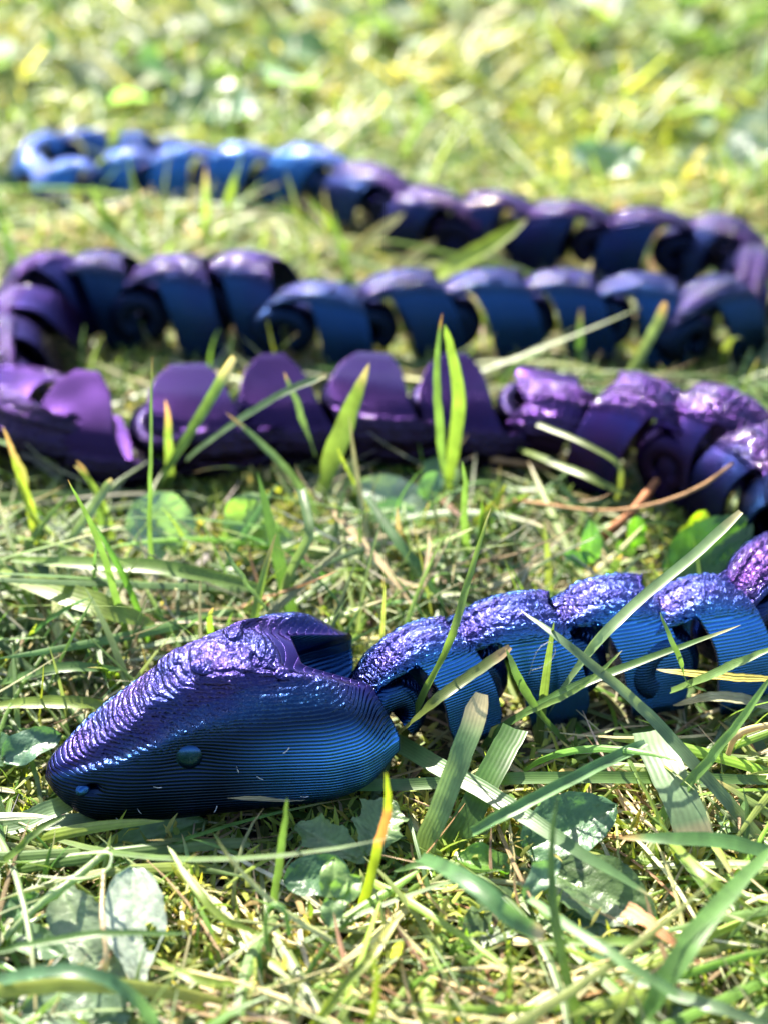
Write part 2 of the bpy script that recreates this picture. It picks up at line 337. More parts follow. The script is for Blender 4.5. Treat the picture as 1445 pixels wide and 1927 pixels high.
# ================================================================ snake head
def head_mesh():
    L_ = 4.24; ns, nf = 230, 260
    s = (np.linspace(0, 1, ns)**1.25)[:, None]; f = np.linspace(-math.pi, math.pi, nf, endpoint=False)[None, :]
    af = np.abs(f); top = np.cos(f) > 0
    W = np.interp(s, [0, .015, .04, .10, .20, .35, .50, .65, .78, .88, .95, 1.0], [.02, .20, .34, .52, .70, .86, .99, 1.16, 1.30, 1.30, 1.18, 1.0])
    H = np.interp(s, [0, .02, .05, .12, .25, .40, .55, .66, .76, .86, 1.0], [.66, .80, .90, 1.04, 1.32, 1.66, 1.94, 2.08, 2.10, 2.02, 1.86])
    Zb = np.interp(s, [0, .03, .08, .14, .5, .8, .92, 1], [.58, .40, .18, .05, .02, .08, .22, .48])
    k = 25; ker = np.hanning(k); ker /= ker.sum()
    def smo(a): return np.convolve(np.pad(a[:, 0], k//2, mode='edge'), ker, 'valid')[:, None]
    Ws, Hs, Zs = smo(W), smo(H), smo(Zb); fa = sm(s, .0, .12)
    W = W*(1-fa)+Ws*fa; H = H*(1-fa)+Hs*fa; Zb = Zb*(1-fa)+Zs*fa
    zm = Zb + (H-Zb)*np.interp(s, [0, .3, .7, 1], [.45, .40, .40, .45])
    sn, cs = np.sin(f), np.cos(f)
    ey = np.interp(s, [0, .3, .7, 1], [.95, .80, .92, 1.0])
    y = W*np.sign(sn)*np.abs(sn)**ey
    ez = np.interp(s, [0, .3, .7, 1], [.9, .85, 1.05, 1.0])
    z = np.where(top, zm+(H-zm)*np.abs(cs)**ez, zm-(zm-Zb)*np.abs(cs)**.45)
    # rear edge: open above the neck, cheeks run on behind
    side = sm(af, .26, .56)*(1-.20*(1-sm(af, .40, 1.30)))*(1-.24*sm(af, 1.9, 3.0))
    xe = .76+.24*side
    sx = s*xe
    # re-read widths along the shortened roof so that it does not squash
    x = -L_*sx
    P = np.stack([x, y, z], -1)
    # cheek roofs curl in towards their rear tips
    tip = sm(s, .72, 1.0)
    P[..., 2] -= (.06*tip+.30*sm(s, .80, 1.0)**2)*side*(1-sm(af, 1.1, 1.9))
    # brow ridge from snout to crest, hollow in front of eye
    for sg in (-1, 1):
        g1 = np.exp(-((f*sg-.72)/.13)**2)*sm(s, .05, .15)*(1-sm(s, .50, .62))
        P[..., 2] += .05*g1; P[..., 1] += .05*g1*sg
        g2 = np.exp(-((f*sg-1.18)/.26)**2)*np.exp(-((s-.40)/.085)**2)
        P[..., 1] -= .10*g2*sg
        g3 = np.exp(-((f*sg-1.18)/.10)**2)*np.exp(-((s-.122)/.018)**2)
        P[..., 1] -= .16*g3*sg
        g4 = np.exp(-((f*sg-1.30)/.16)**2)*np.exp(-((s-.078)/.018)**2)
        P[..., 1] += .02*g4*sg
    # crown shields: stepped islands on top
    for (s0, f0, a, b, h) in ((.62, .22, .04, .24, .035), (.78, .35, .04, .2, .04), (.52, -.2, .05, .22, .04), (.78, -.25, .04, .2, .06), (.42, .12, .04, .22, .03), (.88, .12, .05, .3, .05)):
        P[..., 2] += h*(1-sm(((s-s0)/a)**2+((f-f0)/b)**2, .5, 1.1))
    roof = (1-sm(af+.10*vnoise(P, 2.5, 5), .62, 1.02))*sm(s, .02, .2)*(1-sm(s, .86, .96))
    P[..., 2] += roof*(.022*vnoise(P, 3.2, 6)+.012*vnoise(P, 8, 8))
    P[..., 2] += roof*(terr(P[..., 2], .046, .9)-P[..., 2])
    tint = .62*(1-sm(af, .35, 1.05)) + .10*sm(s, .9, 1) - .05 + 0*s
    tint = tint - .15*np.exp(-((s-.55)/.2)**2)*(af > .5)
    V = P.reshape(-1, 3); F = grid_faces(ns, nf, closed=True)
    # inside of the open rear: rim, then cup going forward
    rim = P[-1]; cen = np.array((-L_*.60, 0, .85)); cups = []
    for q, (a, b) in enumerate(((.985, .03), (.95, .12), (.91, .35), (.86, .6), (.75, .85), (.5, 1.0), (.2, 1.03), (.02, 1.03))):
        c = np.array((0, 0, .85))+(rim-np.array((0, 0, .85)))*np.array((1, a, a)); c[:, 0] = rim[:, 0]+(cen[0]-rim[:, 0])*b
        cups.append(c)
    Cc = np.stack(cups); n0 = (ns-1)*nf
    V = np.concatenate([V, Cc.reshape(-1, 3)])
    allrows = grid_faces(len(cups)+1, nf, closed=True)+n0
    F = np.concatenate([F, allrows])
    t = np.concatenate([tint.ravel(), np.full(Cc.shape[0]*nf, .0)]); sc_ = np.concatenate([roof.ravel()*.50, np.zeros(Cc.shape[0]*nf)])
    vl = .30+5.0*sm(s+0*af, .45, .90)*sm(af, .9, 1.4)+.60*(1-sm(af, .6, 1.0)); vl = np.concatenate([vl.ravel(), np.full(Cc.shape[0]*nf, 1.3)])  # sky reflection on rear cheeks and dark reflection on snout painted into the value
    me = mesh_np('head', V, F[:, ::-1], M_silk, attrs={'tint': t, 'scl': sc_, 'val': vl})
    return me, P, s, f
head_me, HP, hs, hf = head_mesh()
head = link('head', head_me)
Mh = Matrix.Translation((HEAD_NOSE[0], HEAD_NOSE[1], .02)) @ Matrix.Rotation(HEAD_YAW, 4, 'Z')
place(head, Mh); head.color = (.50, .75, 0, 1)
head['label'] = 'arrow shaped head with a rough crown and smooth blue cheeks'
def dome(name, rx, ry, rz, parent, loc, rot=(0, 0, 0), tint=.1, scl=0., vv=1.0):
    n, m = 12, 28; a = np.linspace(0.02, math.pi/2*1.15, n)[:, None]; b = np.linspace(0, 2*math.pi, m, endpoint=False)[None, :]
    P = np.stack([rx*np.sin(a)*np.cos(b), ry*np.sin(a)*np.sin(b), rz*np.cos(a)+0*b], -1).reshape(-1, 3)
    me = mesh_np(name, P, grid_faces(n, m, closed=True), M_silk, attrs={'tint': np.full(len(P), tint), 'scl': np.full(len(P), scl), 'val': np.full(len(P), vv)})
    o = link(name, me, parent); o.location = loc; o.rotation_euler = rot; o.color = (.5, 1.0, 0, 1); return o
def hpt(s0, f0):
    i = np.argmin(np.abs(hs[:, 0]-s0)); j = np.argmin(np.abs(hf[0]-f0)); return HP[i, j]
# local +y is the left side of the head, the side the photograph shows
def on_head(name, s0, f0, rx, ry, rz, sink, tint=.1, vv=.8, roll=0):
    i = int(np.argmin(np.abs(hs[:, 0]-s0))); j = int(np.argmin(np.abs(hf[0]-f0)))
    a = HP[i+6, j]-HP[i-6, j]; b = HP[i, (j+6) % HP.shape[1]]-HP[i, j-6]; n = np.cross(a, b); n /= np.linalg.norm(n)
    if (n*(HP[i, j]-np.array((HP[i, j, 0], 0, .8)))).sum() < 0: n = -n
    q = Vector(n).to_track_quat('Z', 'X').to_matrix().to_euler()
    return dome(name, rx, ry, rz, head, tuple(HP[i, j]-n*sink), q, tint, 0., vv)
for sg in (1, -1):
    on_head('eye', .40, 1.12*sg, .23, .21, .10, .05, vv=.8)
    on_head('nostril', .10, 1.22*sg, .08, .10, .07, .03, vv=1.3)
hx = hpt(.63, .16); dome('crown_scale', .16, .13, .05, head, (hx[0], hx[1], hx[2]-.015), (R(-14), R(-12), 0), .6, .5, .8)
hx = hpt(.80, .42); dome('crown_scale', .10, .09, .035, head, (hx[0], hx[1], hx[2]-.015), (R(-22), R(-8), 0), .6, .5, .8)

for k, (s0, f0, a0) in enumerate(((.30, 1.35, .4), (.24, 1.6, 1.2), (.45, 1.75, 2.0), (.52, 1.35, 1.4), (.58, 1.5, .8), (.66, 1.2, 2.4), (.70, 1.7, .3), (.18, 1.75, 1.0))):
    p = hpt(s0, f0); d_ = np.array((math.cos(a0), 0, math.sin(a0)))*.05; b_ = np.array((0, .012, 0))
    Vf = []
    for q in (-1, 0, 1):
        c_ = p+b_*(1.3 if q else 2.4)+d_*q
        Vf += [c_+np.array((0, 0, .004)), c_+np.array((.004, 0, -.003)), c_+np.array((-.004, .003, -.003))]
    o = link('stray_fibre', mesh_np('stray_fibre', Vf, grid_faces(3, 3, closed=True), M_fibre), head)
#@@GRASS
# ================================================================ BLADES
def blade_mesh_data(Cn, width, side, colr, fold=.25, K=None, prof=None, seg3=True):
    """Cn (N,K,3) centre lines; width (N,) ; side (N,K,3) unit; colr (N,K,3). Three verts per station: edge, sunk middle, edge"""
    N, K, _ = Cn.shape
    t = np.linspace(0, 1, K)[None, :]
    if prof is None: prof = (.75+.25*sm(t, 0, .2))*np.clip(1-t**3.2, 0, 1)**.8
    wd = width[:, None]*prof+.004
    tang = np.gradient(Cn, axis=1); tang /= np.linalg.norm(tang, axis=-1, keepdims=True)+1e-9
    side = side-(side*tang).sum(-1, keepdims=True)*tang; side /= np.linalg.norm(side, axis=-1, keepdims=True)+1e-9
    nrm = np.cross(side, tang)
    a = Cn-side*wd[..., None]/2; b = Cn-nrm*(wd*fold)[..., None]; c = Cn+side*wd[..., None]/2
    V = np.stack([a, b, c], 2).reshape(-1, 3)
    i = (np.arange(N)[:, None, None]*K+np.arange(K-1)[None, :, None])*3+np.arange(2)[None, None, :]
    F = np.stack([i, i+1, i+4, i+3], -1).reshape(-1, 4)
    uv = np.stack(np.broadcast_arrays(np.array((0, .5, 1.))[None, None, :], t[..., None]+0*wd[..., None]), -1).reshape(-1, 2)
    cc = np.repeat(colr.reshape(-1, 3), 3, 0)
    return V, F, uv, cc
def view_xy(n, y0, y1, extra=3.0, dens_pow=0.0):
    """random places on the lawn inside a wide wedge in front of the camera"""
    u = rng.random(n); y = y0+(y1-y0)*u
    half = y*.36+extra
    keep = rng.random(n) < half/half.max()
    y = y[keep]; half = half[keep]
    return (rng.random(len(y))*2-1)*half, y
GREENS = np.array([(.088, .165, .028), (.125, .215, .032), (.070, .140, .028), (.160, .240, .028), (.105, .170, .050), (.180, .240, .045), (.16, .21, .07)])
DRYS = np.array([(.44, .38, .22), (.38, .34, .18), (.54, .50, .36), (.26, .17, .09), (.38, .39, .19), (.50, .46, .26)])
def pick(pal, n, var=.18):
    c = pal[rng.integers(0, len(pal), n)]; return c*(1+var*rng.standard_normal((n, 1)))*(1+.08*rng.standard_normal((n, 3)))
def arc_lines(x, y, z0, az, el, curl, ln, K, wob=.15):
    """curved centre lines: start, heading, starting elevation, total droop, length"""
    n = len(x); t = np.linspace(0, 1, K)[None, :]
    e = el[:, None]-curl[:, None]*t; a = az[:, None]+wob*rng.standard_normal((n, 1))*t*3
    st = (ln/(K-1))[:, None]
    dx = np.cos(e)*np.cos(a)*st; dy = np.cos(e)*np.sin(a)*st; dz = np.sin(e)*st
    P = np.stack([np.cumsum(dx, 1)-dx, np.cumsum(dy, 1)-dy, np.cumsum(dz, 1)-dz], -1)
    P += np.stack([x, y, z0], -1)[:, None, :]
    g = ground_height(P[..., 0], P[..., 1])+.03
    P[..., 2] = np.maximum(P[..., 2], g)
    s = np.stack([-np.sin(a), np.cos(a), .35*rng.standard_normal((n, 1))+0*a], -1)
    return P, s
def keep_clear(P, front_limit=True):
    ok = body_clear(P, .02, 2.3).all(1)
    if front_limit:     # the lawn is short: little of it stands up in front of the snake
        dy = np.full(len(P), 99.)
        for i in range(0, len(P), 20000):
            q = P[i:i+20000, -1]; m = P[i:i+20000, :, 2].max(1)
            dx = np.abs(q[:, None, 0]-LINE[None, :, 0]); d = LINE[None, :, 1]-q[:, None, 1]
            near = ((dx < 1.0) & (d > -1.0) & (d < 2.6)).any(1)
            ok[i:i+20000] &= ~(near & (m > .7) & (rng.random(len(q)) < .85))
            ok[i:i+20000] &= ~((P[i:i+20000, :, 1].min(1) < 13.2) & (m > .85) & (rng.random(len(q)) < .9))
    return ok
def tone(c, K, tipdry=.3, rootpale=.5):
    n = len(c); t = np.linspace(0, 1, K)[None, :, None]
    cc = np.repeat(c[:, None, :], K, 1)
    dry = (rng.random(n) < tipdry)[:, None, None]*sm(t, .78, .97); cc = cc*(1-dry)+np.array((.32, .22, .09))*dry
    rp = rootpale*(1-sm(t, 0, .25)); cc = cc*(1-rp)+np.array((.20, .22, .09))*rp
    return np.clip(cc, .004, .8)
def scatter_blades(name, n, y0, y1, ln, wd, el, curl, pal, mat, z=(.0, .2), K=7, tipdry=.25, rootpale=.4, fold=.22, front=True, patch=None, clear=True, extra=3.0):
    x, y = view_xy(n, y0, y1, extra)
    if patch is not None:
        v = vnoise(np.stack([x, y, 0*x], -1), patch[0], patch[1]); k = v+.25*rng.standard_normal(len(x)) > patch[2]; x, y = x[k], y[k]
    m = len(x)
    U = lambda r: r[0]+(r[1]-r[0])*rng.random(m)
    P, s = arc_lines(x, y, ground_height(x, y)+U(z), U((0, 6.2832)), np.radians(U(el)), np.radians(U(curl)), U(ln), K)
    pv = vnoise(np.stack([x, y, 0*x], -1), .16, 77)[:, None]
    c = tone(pick(pal, m)*(1+.35*pv)*np.array((1, 1, 1))*(1-np.clip(pv, -.4, .8)*np.array((-.25, 0, .25))), K, tipdry, rootpale); w_ = U(wd)
    if clear: k = keep_clear(P, front) & leaf_clear(P); P, s, c, w_ = P[k], s[k], c[k], w_[k]
    V, F, uv, cc = blade_mesh_data(P, w_, s, c, fold)
    return mesh_np(name, V, F, mat, uv, cc), len(P)
MOSSC = np.array([(.27, .29, .06), (.34, .34, .08), (.18, .24, .05), (.38, .35, .12), (.13, .19, .04)])
def stuff(name, me, label, cat): return link(name, me, label=label, cat=cat, kind='stuff')

SPOTS = [(at(*p, .4)[:2], r) for p, r in (((250,1740),.55),((140,1740),.5),((615,1590),.4),((720,1560),.45),((635,1670),.35),((1080,1560),.6),((1150,1680),.65),((900,1740),.4),((1030,1640),.4),((300,990),.75),((490,980),.7),((740,930),.65),((1330,1040),.7),((60,1400),.4),((1195,1000),.4),((590,1110),.4),((400,200),2.5),((1140,290),2.2),((1400,270),2.2))]
def leaf_clear(P):
    ok = np.ones(len(P), bool)
    for c_, r_ in SPOTS:
        ok &= ~((((P[..., :2]-c_)**2).sum(-1) < r_*r_) & (P[..., 2] > .12)).any(1) | (rng.random(len(P)) < .12)
    return ok
# thatch: dry strands woven through the lawn
me, k = scatter_blades('dry_thatch', 19000, 7.5, 34, (.8, 3.2), (.02, .07), (-5, 25), (-30, 60), DRYS, M_dry, z=(.02, .38), K=7, tipdry=0, rootpale=0, fold=.3)
stuff('dry_thatch', me, 'mat of thin dry beige strands lying between the grass roots', 'thatch')
# moss: small pointed leaflets in tufts
def moss(n, y0, y1, sz, extra, patch, per, K=3):
    x, y = view_xy(n, y0, y1, extra)
    v = vnoise(np.stack([x, y, 0*x], -1), .28, 31); kk = v+.3*rng.standard_normal(len(x)) > patch; x, y = x[kk], y[kk]
    m = len(x); X_ = np.repeat(x, per)+.16*rng.standard_normal(m*per); Y_ = np.repeat(y, per)+.16*rng.standard_normal(m*per)
    M_ = m*per; hh = rng.random(M_)
    P, s = arc_lines(X_, Y_, ground_height(X_, Y_)+hh*.45*np.repeat(.4+.8*rng.random(m), per), rng.random(M_)*6.283, np.radians(10+65*rng.random(M_)), np.radians(-20+90*rng.random(M_)), sz*(.5+rng.random(M_)), K, .3)
    c = np.repeat(pick(MOSSC, m, .2), per, 0)[:, None, :]*(.75+.5*rng.random((M_, 1, 1)))+np.zeros((1, K, 1))
    ok = body_clear(P, -.15, 2).all(1)
    P, s, c = P[ok], s[ok], c[ok]
    return blade_mesh_data(P, .035+.05*rng.random(len(P)), s, np.clip(c, .004, .8), .2)
V, F, uv, cc = moss(15000, 7.5, 36, .22, 3, -.35, 12)
stuff('moss', mesh_np('moss', V, F, M_moss, uv, cc), 'yellow green moss cushions filling the lawn between blades', 'moss')
V, F, uv, cc = moss(26000, 35, 75, .45, 4, -.6, 6)
stuff('far_moss', mesh_np('far_moss', V, F, M_moss, uv, cc), 'blurred yellow moss of the lawn behind the snake', 'moss')
me, k0 = scatter_blades('dead_grass_litter', 1700, 7.5, 36, (.8, 3.0), (.06, .17), (0, 35), (-60, 80), DRYS, M_dry, z=(.1, .5), K=8, tipdry=0, rootpale=0, fold=.4)
stuff('dead_grass_litter', me, 'pale dead grass blades and chaff strewn over the moss', 'dead grass')
# lawn: lying blades, short standing blades, wide blades
me, k1 = scatter_blades('lying_grass', 7500, 7.5, 36, (1.8, 5.5), (.05, .17), (0, 28), (0, 45), GREENS, M_lawn, z=(.05, .45), K=9)
stuff('lying_grass', me, 'green grass blades lying flat and crossing each other', 'grass')
me, k2 = scatter_blades('fine_grass', 17000, 7.5, 36, (.5, 2.2), (.03, .09), (15, 85), (0, 70), GREENS, M_lawn, z=(0, .15), K=7)
stuff('fine_grass', me, 'short fine green grass standing in the lawn', 'grass')
me, k3 = scatter_blades('standing_grass', 1500, 7.5, 36, (1.2, 3.0), (.09, .22), (35, 88), (5, 70), GREENS, M_lawn, z=(0, .1), K=9)
stuff('standing_grass', me, 'broader green grass blades standing between the coils', 'grass')
YG = np.concatenate([GREENS, GREENS, MOSSC, MOSSC, DRYS[[4]]])
me, k4 = scatter_blades('far_grass', 24000, 34, 80, (.8, 3.0), (.08, .26), (0, 50), (-10, 70), YG, M_lawn, z=(0, .3), K=5, extra=5, front=False)
stuff('far_grass', me, 'blurred yellow green grass behind the coils of the snake', 'grass')
me, k5 = scatter_blades('distant_grass', 26000, 78, 128, (2.0, 6.0), (.2, .5), (0, 50), (0, 70), YG, M_lawn, z=(0, .3), K=4, extra=8, front=False, clear=False)
stuff('distant_grass', me, 'distant lawn grass beyond the toy', 'grass')
# the lawn goes on around and behind the camera too, thinner
nb = 16000; ang = rng.random(nb)*6.283; rr_ = 6+50*np.sqrt(rng.random(nb)); bx_ = rr_*np.cos(ang); by_ = rr_*np.sin(ang)
kk = (np.abs(bx_) > by_*.36+2.5) | (by_ < 7.5); bx_, by_ = bx_[kk], by_[kk]; m = len(bx_)
P, s = arc_lines(bx_, by_, ground_height(bx_, by_), rng.random(m)*6.283, np.radians(5+75*rng.random(m)), np.radians(70*rng.random(m)), 1.5+3*rng.random(m), 5)
ok = body_clear(P, .02, 2.3).all(1); P, s = P[ok], s[ok]
V, F, uv, cc = blade_mesh_data(P, .12+.2*rng.random(len(P)), s, tone(pick(YG, len(P)), 5), .2)
stuff('surrounding_grass', mesh_np('surrounding_grass', V, F, M_lawn, uv, cc), 'lawn grass around the scene', 'grass')

# ---------------------------------------------------------------- broad leaves
def leaf_data(length, width, shape='oval', lobes=0, wav=.06, curl=.3, cup=.15, n=17, m=11, seed=0, hole=None, teeth=0.0):
    """one leaf blade along +x from its stalk, with midrib, side veins, wavy rim"""
    r = np.random.default_rng(seed)
    t = np.linspace(0, 1, n)[:, None]; u = np.linspace(-1, 1, m)[None, :]
    if shape == 'oval': w_ = np.sin(np.pi*np.clip(t*.97+.03, 0, 1))**.6*(1-.15*t)
    elif shape == 'round': w_ = np.sqrt(np.clip(1-(2*t-1)**2, 0, 1))**.9+.02
    elif shape == 'spoon': w_ = (.25+.75*sm(t, .1, .55))*np.clip(1-t**5, 0, 1)**.5
    elif shape == 'heart': w_ = np.clip(1-(1.9*t-.75)**2*.72, 0, 1)**.55*np.clip((1-t)*4, 0, 1)**.5
    elif shape == 'lance': w_ = np.sin(np.pi*np.clip(t, .02, .99)**.8)**.9
    if lobes: w_ = w_*(1-.30*np.abs(np.sin(t*math.pi*lobes)))
    if teeth: w_ = w_*(1+teeth*np.sin(t*70))
    x = length*t+0*u; y = width/2*w_*u
    if lobes: x = x+.12*length*np.abs(u)*w_
    z = cup*width*np.abs(u)**1.5*w_ - curl*length*t**2*.5 + wav*width*np.sin(t*9+u*2+seed)*np.abs(u)
    z = z-.035*width*np.exp(-(u/.12)**2) - .018*width*np.cos((t*9-np.abs(u)*2.2)*2*math.pi)*(1-np.abs(u))
    V = np.stack([x, y, z], -1).reshape(-1, 3)+.01*width*r.standard_normal((n*m, 3))
    F = grid_faces(n, m)
    if hole:
        cx = V[F].mean(1); k = ((cx[:, 0]-hole[0]*length)**2/(hole[2]*length)**2+(cx[:, 1]-hole[1]*width)**2/(hole[3]*width)**2) > 1; F = F[k]
    uv = np.stack(np.broadcast_arrays(u*.5+.5, t), -1).reshape(-1, 2)
    rib = np.exp(-(u/.07)**2)+.45*np.exp(-((((t*9-np.abs(u)*2.2) % 1)-.5)/.10)**2)
    return V, F, uv, np.clip(rib, 0, 1).reshape(-1, 1)
def leaf_object(name, parent, root, tip, width, colr, up=(0, 0, 1), roll=0, **kw):
    root = Vector(root); tip = Vector(tip); ax = tip-root; ln = ax.length
    V, F, uv, rib = leaf_data(ln, width, **kw)
    c = np.array(colr)[None]*(1-rib*.0)+rib*np.array((.05, .07, .03))
    me = mesh_np(name, V, F, M_leaf, uv, np.clip(c, 0, 1))
    o = link(name, me, parent)
    X_ = ax.normalized(); Y_ = Vector(up).cross(X_).normalized(); Z_ = X_.cross(Y_)
    Mx = Matrix((X_, Y_, Z_)).transposed().to_4x4(); Mx.translation = root
    Mx = Mx @ Matrix.Rotation(R(roll), 4, 'X')
    if parent: Mx = Matrix.Translation(-parent.location) @ Mx
    o.matrix_basis = Mx
    return o
def stalk(name, pts, w_, colr, parent=None, mat=None):
    P = resample(np.array(pts, float), 12)[0]; n, m = len(P), 6
    tg = np.gradient(P, axis=0); tg /= np.linalg.norm(tg, axis=1, keepdims=True)
    sd_ = np.cross(tg, (0.1, .2, 1)); sd_ /= np.linalg.norm(sd_, axis=1, keepdims=True)+1e-9; up_ = np.cross(sd_, tg)
    b = np.linspace(0, 2*math.pi, m, endpoint=False); rw = np.interp(np.linspace(0, 1, n), np.linspace(0, 1, len(w_)) if np.ndim(w_) else (0, 1), w_ if np.ndim(w_) else (w_, w_*.7))/2
    rw = rw*(1+.12*rng.standard_normal(n))
    V = P[:, None]+rw[:, None, None]*(sd_[:, None]*np.cos(b)[None, :, None]+up_[:, None]*np.sin(b)[None, :, None])
    off = np.array(parent.location) if parent else np.zeros(3)
    me = mesh_np(name, (V-off).reshape(-1, 3), grid_faces(n, m, closed=True), mat or M_leaf, np.zeros((n*m, 2)), np.tile(np.array(colr)[None], (n*m, 1)))
    return link(name, me, parent)
def resample(Pc, K):
    """smooth curve through control points"""
    n = len(Pc)
    if n == 2: t = np.linspace(0, 1, K)[:, None]; return Pc[0]*(1-t)+Pc[1]*t, 0
    Q = np.vstack([2*Pc[0]-Pc[1], Pc, 2*Pc[-1]-Pc[-2]]); out = []
    for u in np.linspace(0, n-1-1e-6, K):
        i = int(u); f = u-i; a, b, c, d = Q[i:i+4]
        out.append(.5*((2*b)+(-a+c)*f+(2*a-5*b+4*c-d)*f*f+(-a+3*b-3*c+d)*f**3))
    return np.array(out), 0

# scattered small leaves of the lawn (uncountable ground cover)
def small_leaves(n, y0, y1, sz, extra, seed, pal, patch=-9, lift=.5):
    x, y = view_xy(n, y0, y1, extra)
    v = vnoise(np.stack([x, y, 0*x], -1), .22, seed); kk = v+.2*rng.standard_normal(len(x)) > patch; x, y = x[kk], y[kk]
    base = [leaf_data(1, .8, 'round', seed=a, n=6, m=5)[:3] for a in range(3)]+[leaf_data(1, .45, 'oval', seed=5, n=6, m=5)[:3]]
    Vs, Fs, Us, Cs, off = [], [], [], [], 0
    for i in range(len(x)):
        L_ = sz*(.5+rng.random()); Vb, Fb, Ub = base[rng.integers(0, 4)]
        e = Euler((rng.normal(0, .35), rng.normal(-.2, .35), rng.random()*6.28)).to_matrix()
        Vw = (Vb*L_) @ np.array(e).T+np.array((x[i], y[i], ground_height(x[i:i+1], y[i:i+1])[0]+.1+lift*rng.random()))
        if not body_clear(Vw[::4], .0, 2.3).all(): continue
        Vs.append(Vw); Fs.append(Fb+off); Us.append(Ub); off += len(Vb)
        Cs.append(np.tile(np.clip(pick(pal, 1), .01, .6), (len(Vb), 1)))
    return np.concatenate(Vs), np.concatenate(Fs), np.concatenate(Us), np.concatenate(Cs)
LEAFC = np.array([(.08, .13, .06), (.11, .16, .09), (.06, .11, .05), (.14, .19, .07)])
V, F, uv, cc = small_leaves(800, 8, 33, .6, 2.5, 41, LEAFC, .0, .35)
stuff('ground_cover', mesh_np('ground_cover', V, F, M_leaf, uv, cc), 'small low weed leaves scattered through the turf', 'ground cover')
V, F, uv, cc = small_leaves(2600, 31, 78, 1.3, 5, 43, np.concatenate([LEAFC, LEAFC[1:2]*1.5, LEAFC[1:2]*1.8]), -.05, .9)
stuff('far_ground_cover', mesh_np('far_ground_cover', V, F, M_farleaf, uv, cc), 'out of focus weed leaves in the lawn behind the snake', 'ground cover')

# ---------------------------------------------------------------- blades one can point at
def hero(label, pts, wpx, colr, tip=None, tiplen=.12, mat=None, fold=.18, prof='blade', name='grass_blade', cat='grass blade', twist=0, side=None, group=None, root=None, band=None):
    """pts: (photo x, photo y, height) from root to tip; wpx: width in photo pixels at the middle"""
    Pc = np.array([at(*p) for p in pts]); K = 26
    if pts[0][2] <= .45 and prof in ('blade', 'cut', 'even'):
        r0 = Pc[0]+(Pc[0]-Pc[1])*.25; r0[2] = -.25; Pc = np.vstack([r0, Pc])
    P, _ = resample(Pc, K); mid = P[K//2]; dist = math.dist(mid, (0, 0, CH)); w_ = wpx/FPX*dist
    t = np.linspace(0, 1, K)
    pr = {'blade': (.70+.30*sm(t, 0, .25))*np.clip(1-t**3.5, 0, 1)**.75, 'both': np.clip(np.sin(np.pi*np.clip(t, .0, 1)), 0, 1)**.45,
          'cut': (.8+.2*sm(t, 0, .3))*(1-.45*sm(t, .93, 1.0)), 'even': 1+0*t, 'wedge': 1-.85*t}[prof]
    view = np.array((0, 0, CH))-P; view /= np.linalg.norm(view, axis=1, keepdims=True)
    tg = np.gradient(P, axis=0); tg /= np.linalg.norm(tg, axis=1, keepdims=True)+1e-9
    nrm = view+np.array((0, .25, .55)); sd_ = np.cross(tg, nrm); sd_ /= np.linalg.norm(sd_, axis=1, keepdims=True)+1e-9
    if twist:
        a = np.radians(twist)*(t-.4)[:, None]; nn = np.cross(sd_, tg); sd_ = sd_*np.cos(a)+nn*np.sin(a)
    P = P+np.cumsum(.006*rng.standard_normal((K, 3)), 0)*np.array((1, 1, .4))
    c = np.tile(np.array(colr, float)[None], (K, 1))*(1+.06*rng.standard_normal((K, 1)))
    if root is not None: f = (1-sm(t, 0, .3))[:, None]; c = c*(1-f)+np.array(root)*f
    if tip is not None: f = sm(t, 1-tiplen*1.3, 1-tiplen*.4)[:, None]; c = c*(1-f)+np.array(tip)*f
    if band is not None: f = (sm(t, band[0]-.05, band[0])*(1-sm(t, band[1], band[1]+.05)))[:, None]; c = c*(1-f)+np.array(band[2])*f
    o0 = P[0].copy()
    V, F, uv, cc = blade_mesh_data((P-o0)[None], np.array([w_]), sd_[None], np.clip(c, 0, 1)[None], fold, prof=pr[None])
    o = link(name, mesh_np(name, V, F, mat or M_blade, uv, cc), label=label, cat=cat, group=group); o.location = o0
    return o
G1 = (.075, .145, .035); G2 = (.110, .180, .035); G3 = (.15, .21, .03); G4 = (.095, .15, .075); G5 = (.060, .11, .045); PALE = (.17, .25, .11)
STR = (.42, .34, .18); BRN = (.22, .11, .045); TIPB = (.24, .16, .08); TIPY = (.45, .38, .2)
H = hero
H('thin bright blade rising upright in front of the first neck link', [(755,1400,.1),(800,1300,1.2),(850,1200,2.3),(890,1080,2.9),(926,965,3.6)], 17, G2, TIPY, .04)
H('long pale blade slanting across the coil from the third link to the curled end', [(1035,1330,.3),(1120,1215,1.9),(1200,1130,2.3),(1300,1045,2.7),(1393,960,3.1)], 20, PALE, TIPY, .05, prof='cut')
H('bent blade with a dry tip pointing down over the second link of the neck', [(1440,1590,.2),(1330,1460,.9),(1230,1350,1.3),(1140,1270,1.9),(1050,1195,2.3),(980,1145,2.2)], 24, G4, TIPY, .04)
H('green blade sloping gently up to the right across the third and fourth links', [(930,1380,.4),(1050,1310,1.5),(1150,1270,1.8),(1260,1230,2.0),(1396,1180,2.2)], 19, G1, TIPY, .08)
H('olive blade with a brown broken tip beside the first neck link', [(745,1385,.5),(810,1330,1.5),(880,1280,1.8),(965,1222,2.1)], 21, (.10, .13, .03), TIPB, .14, prof='cut')
H('wide striped blade running down to the right from under the cheek', [(728,1392,.3),(840,1450,.6),(960,1515,.8),(1080,1590,.85),(1240,1690,.7)], 38, (.09, .17, .06), TIPY, .03, fold=.10)
H('smooth tube-like blade lying over the wide striped blade', [(885,1566,.9),(960,1525,1.2),(1080,1460,1.3),(1215,1397,1.3)], 24, (.09, .19, .06), (.3, .4, .2), .02, prof='cut', fold=.35)
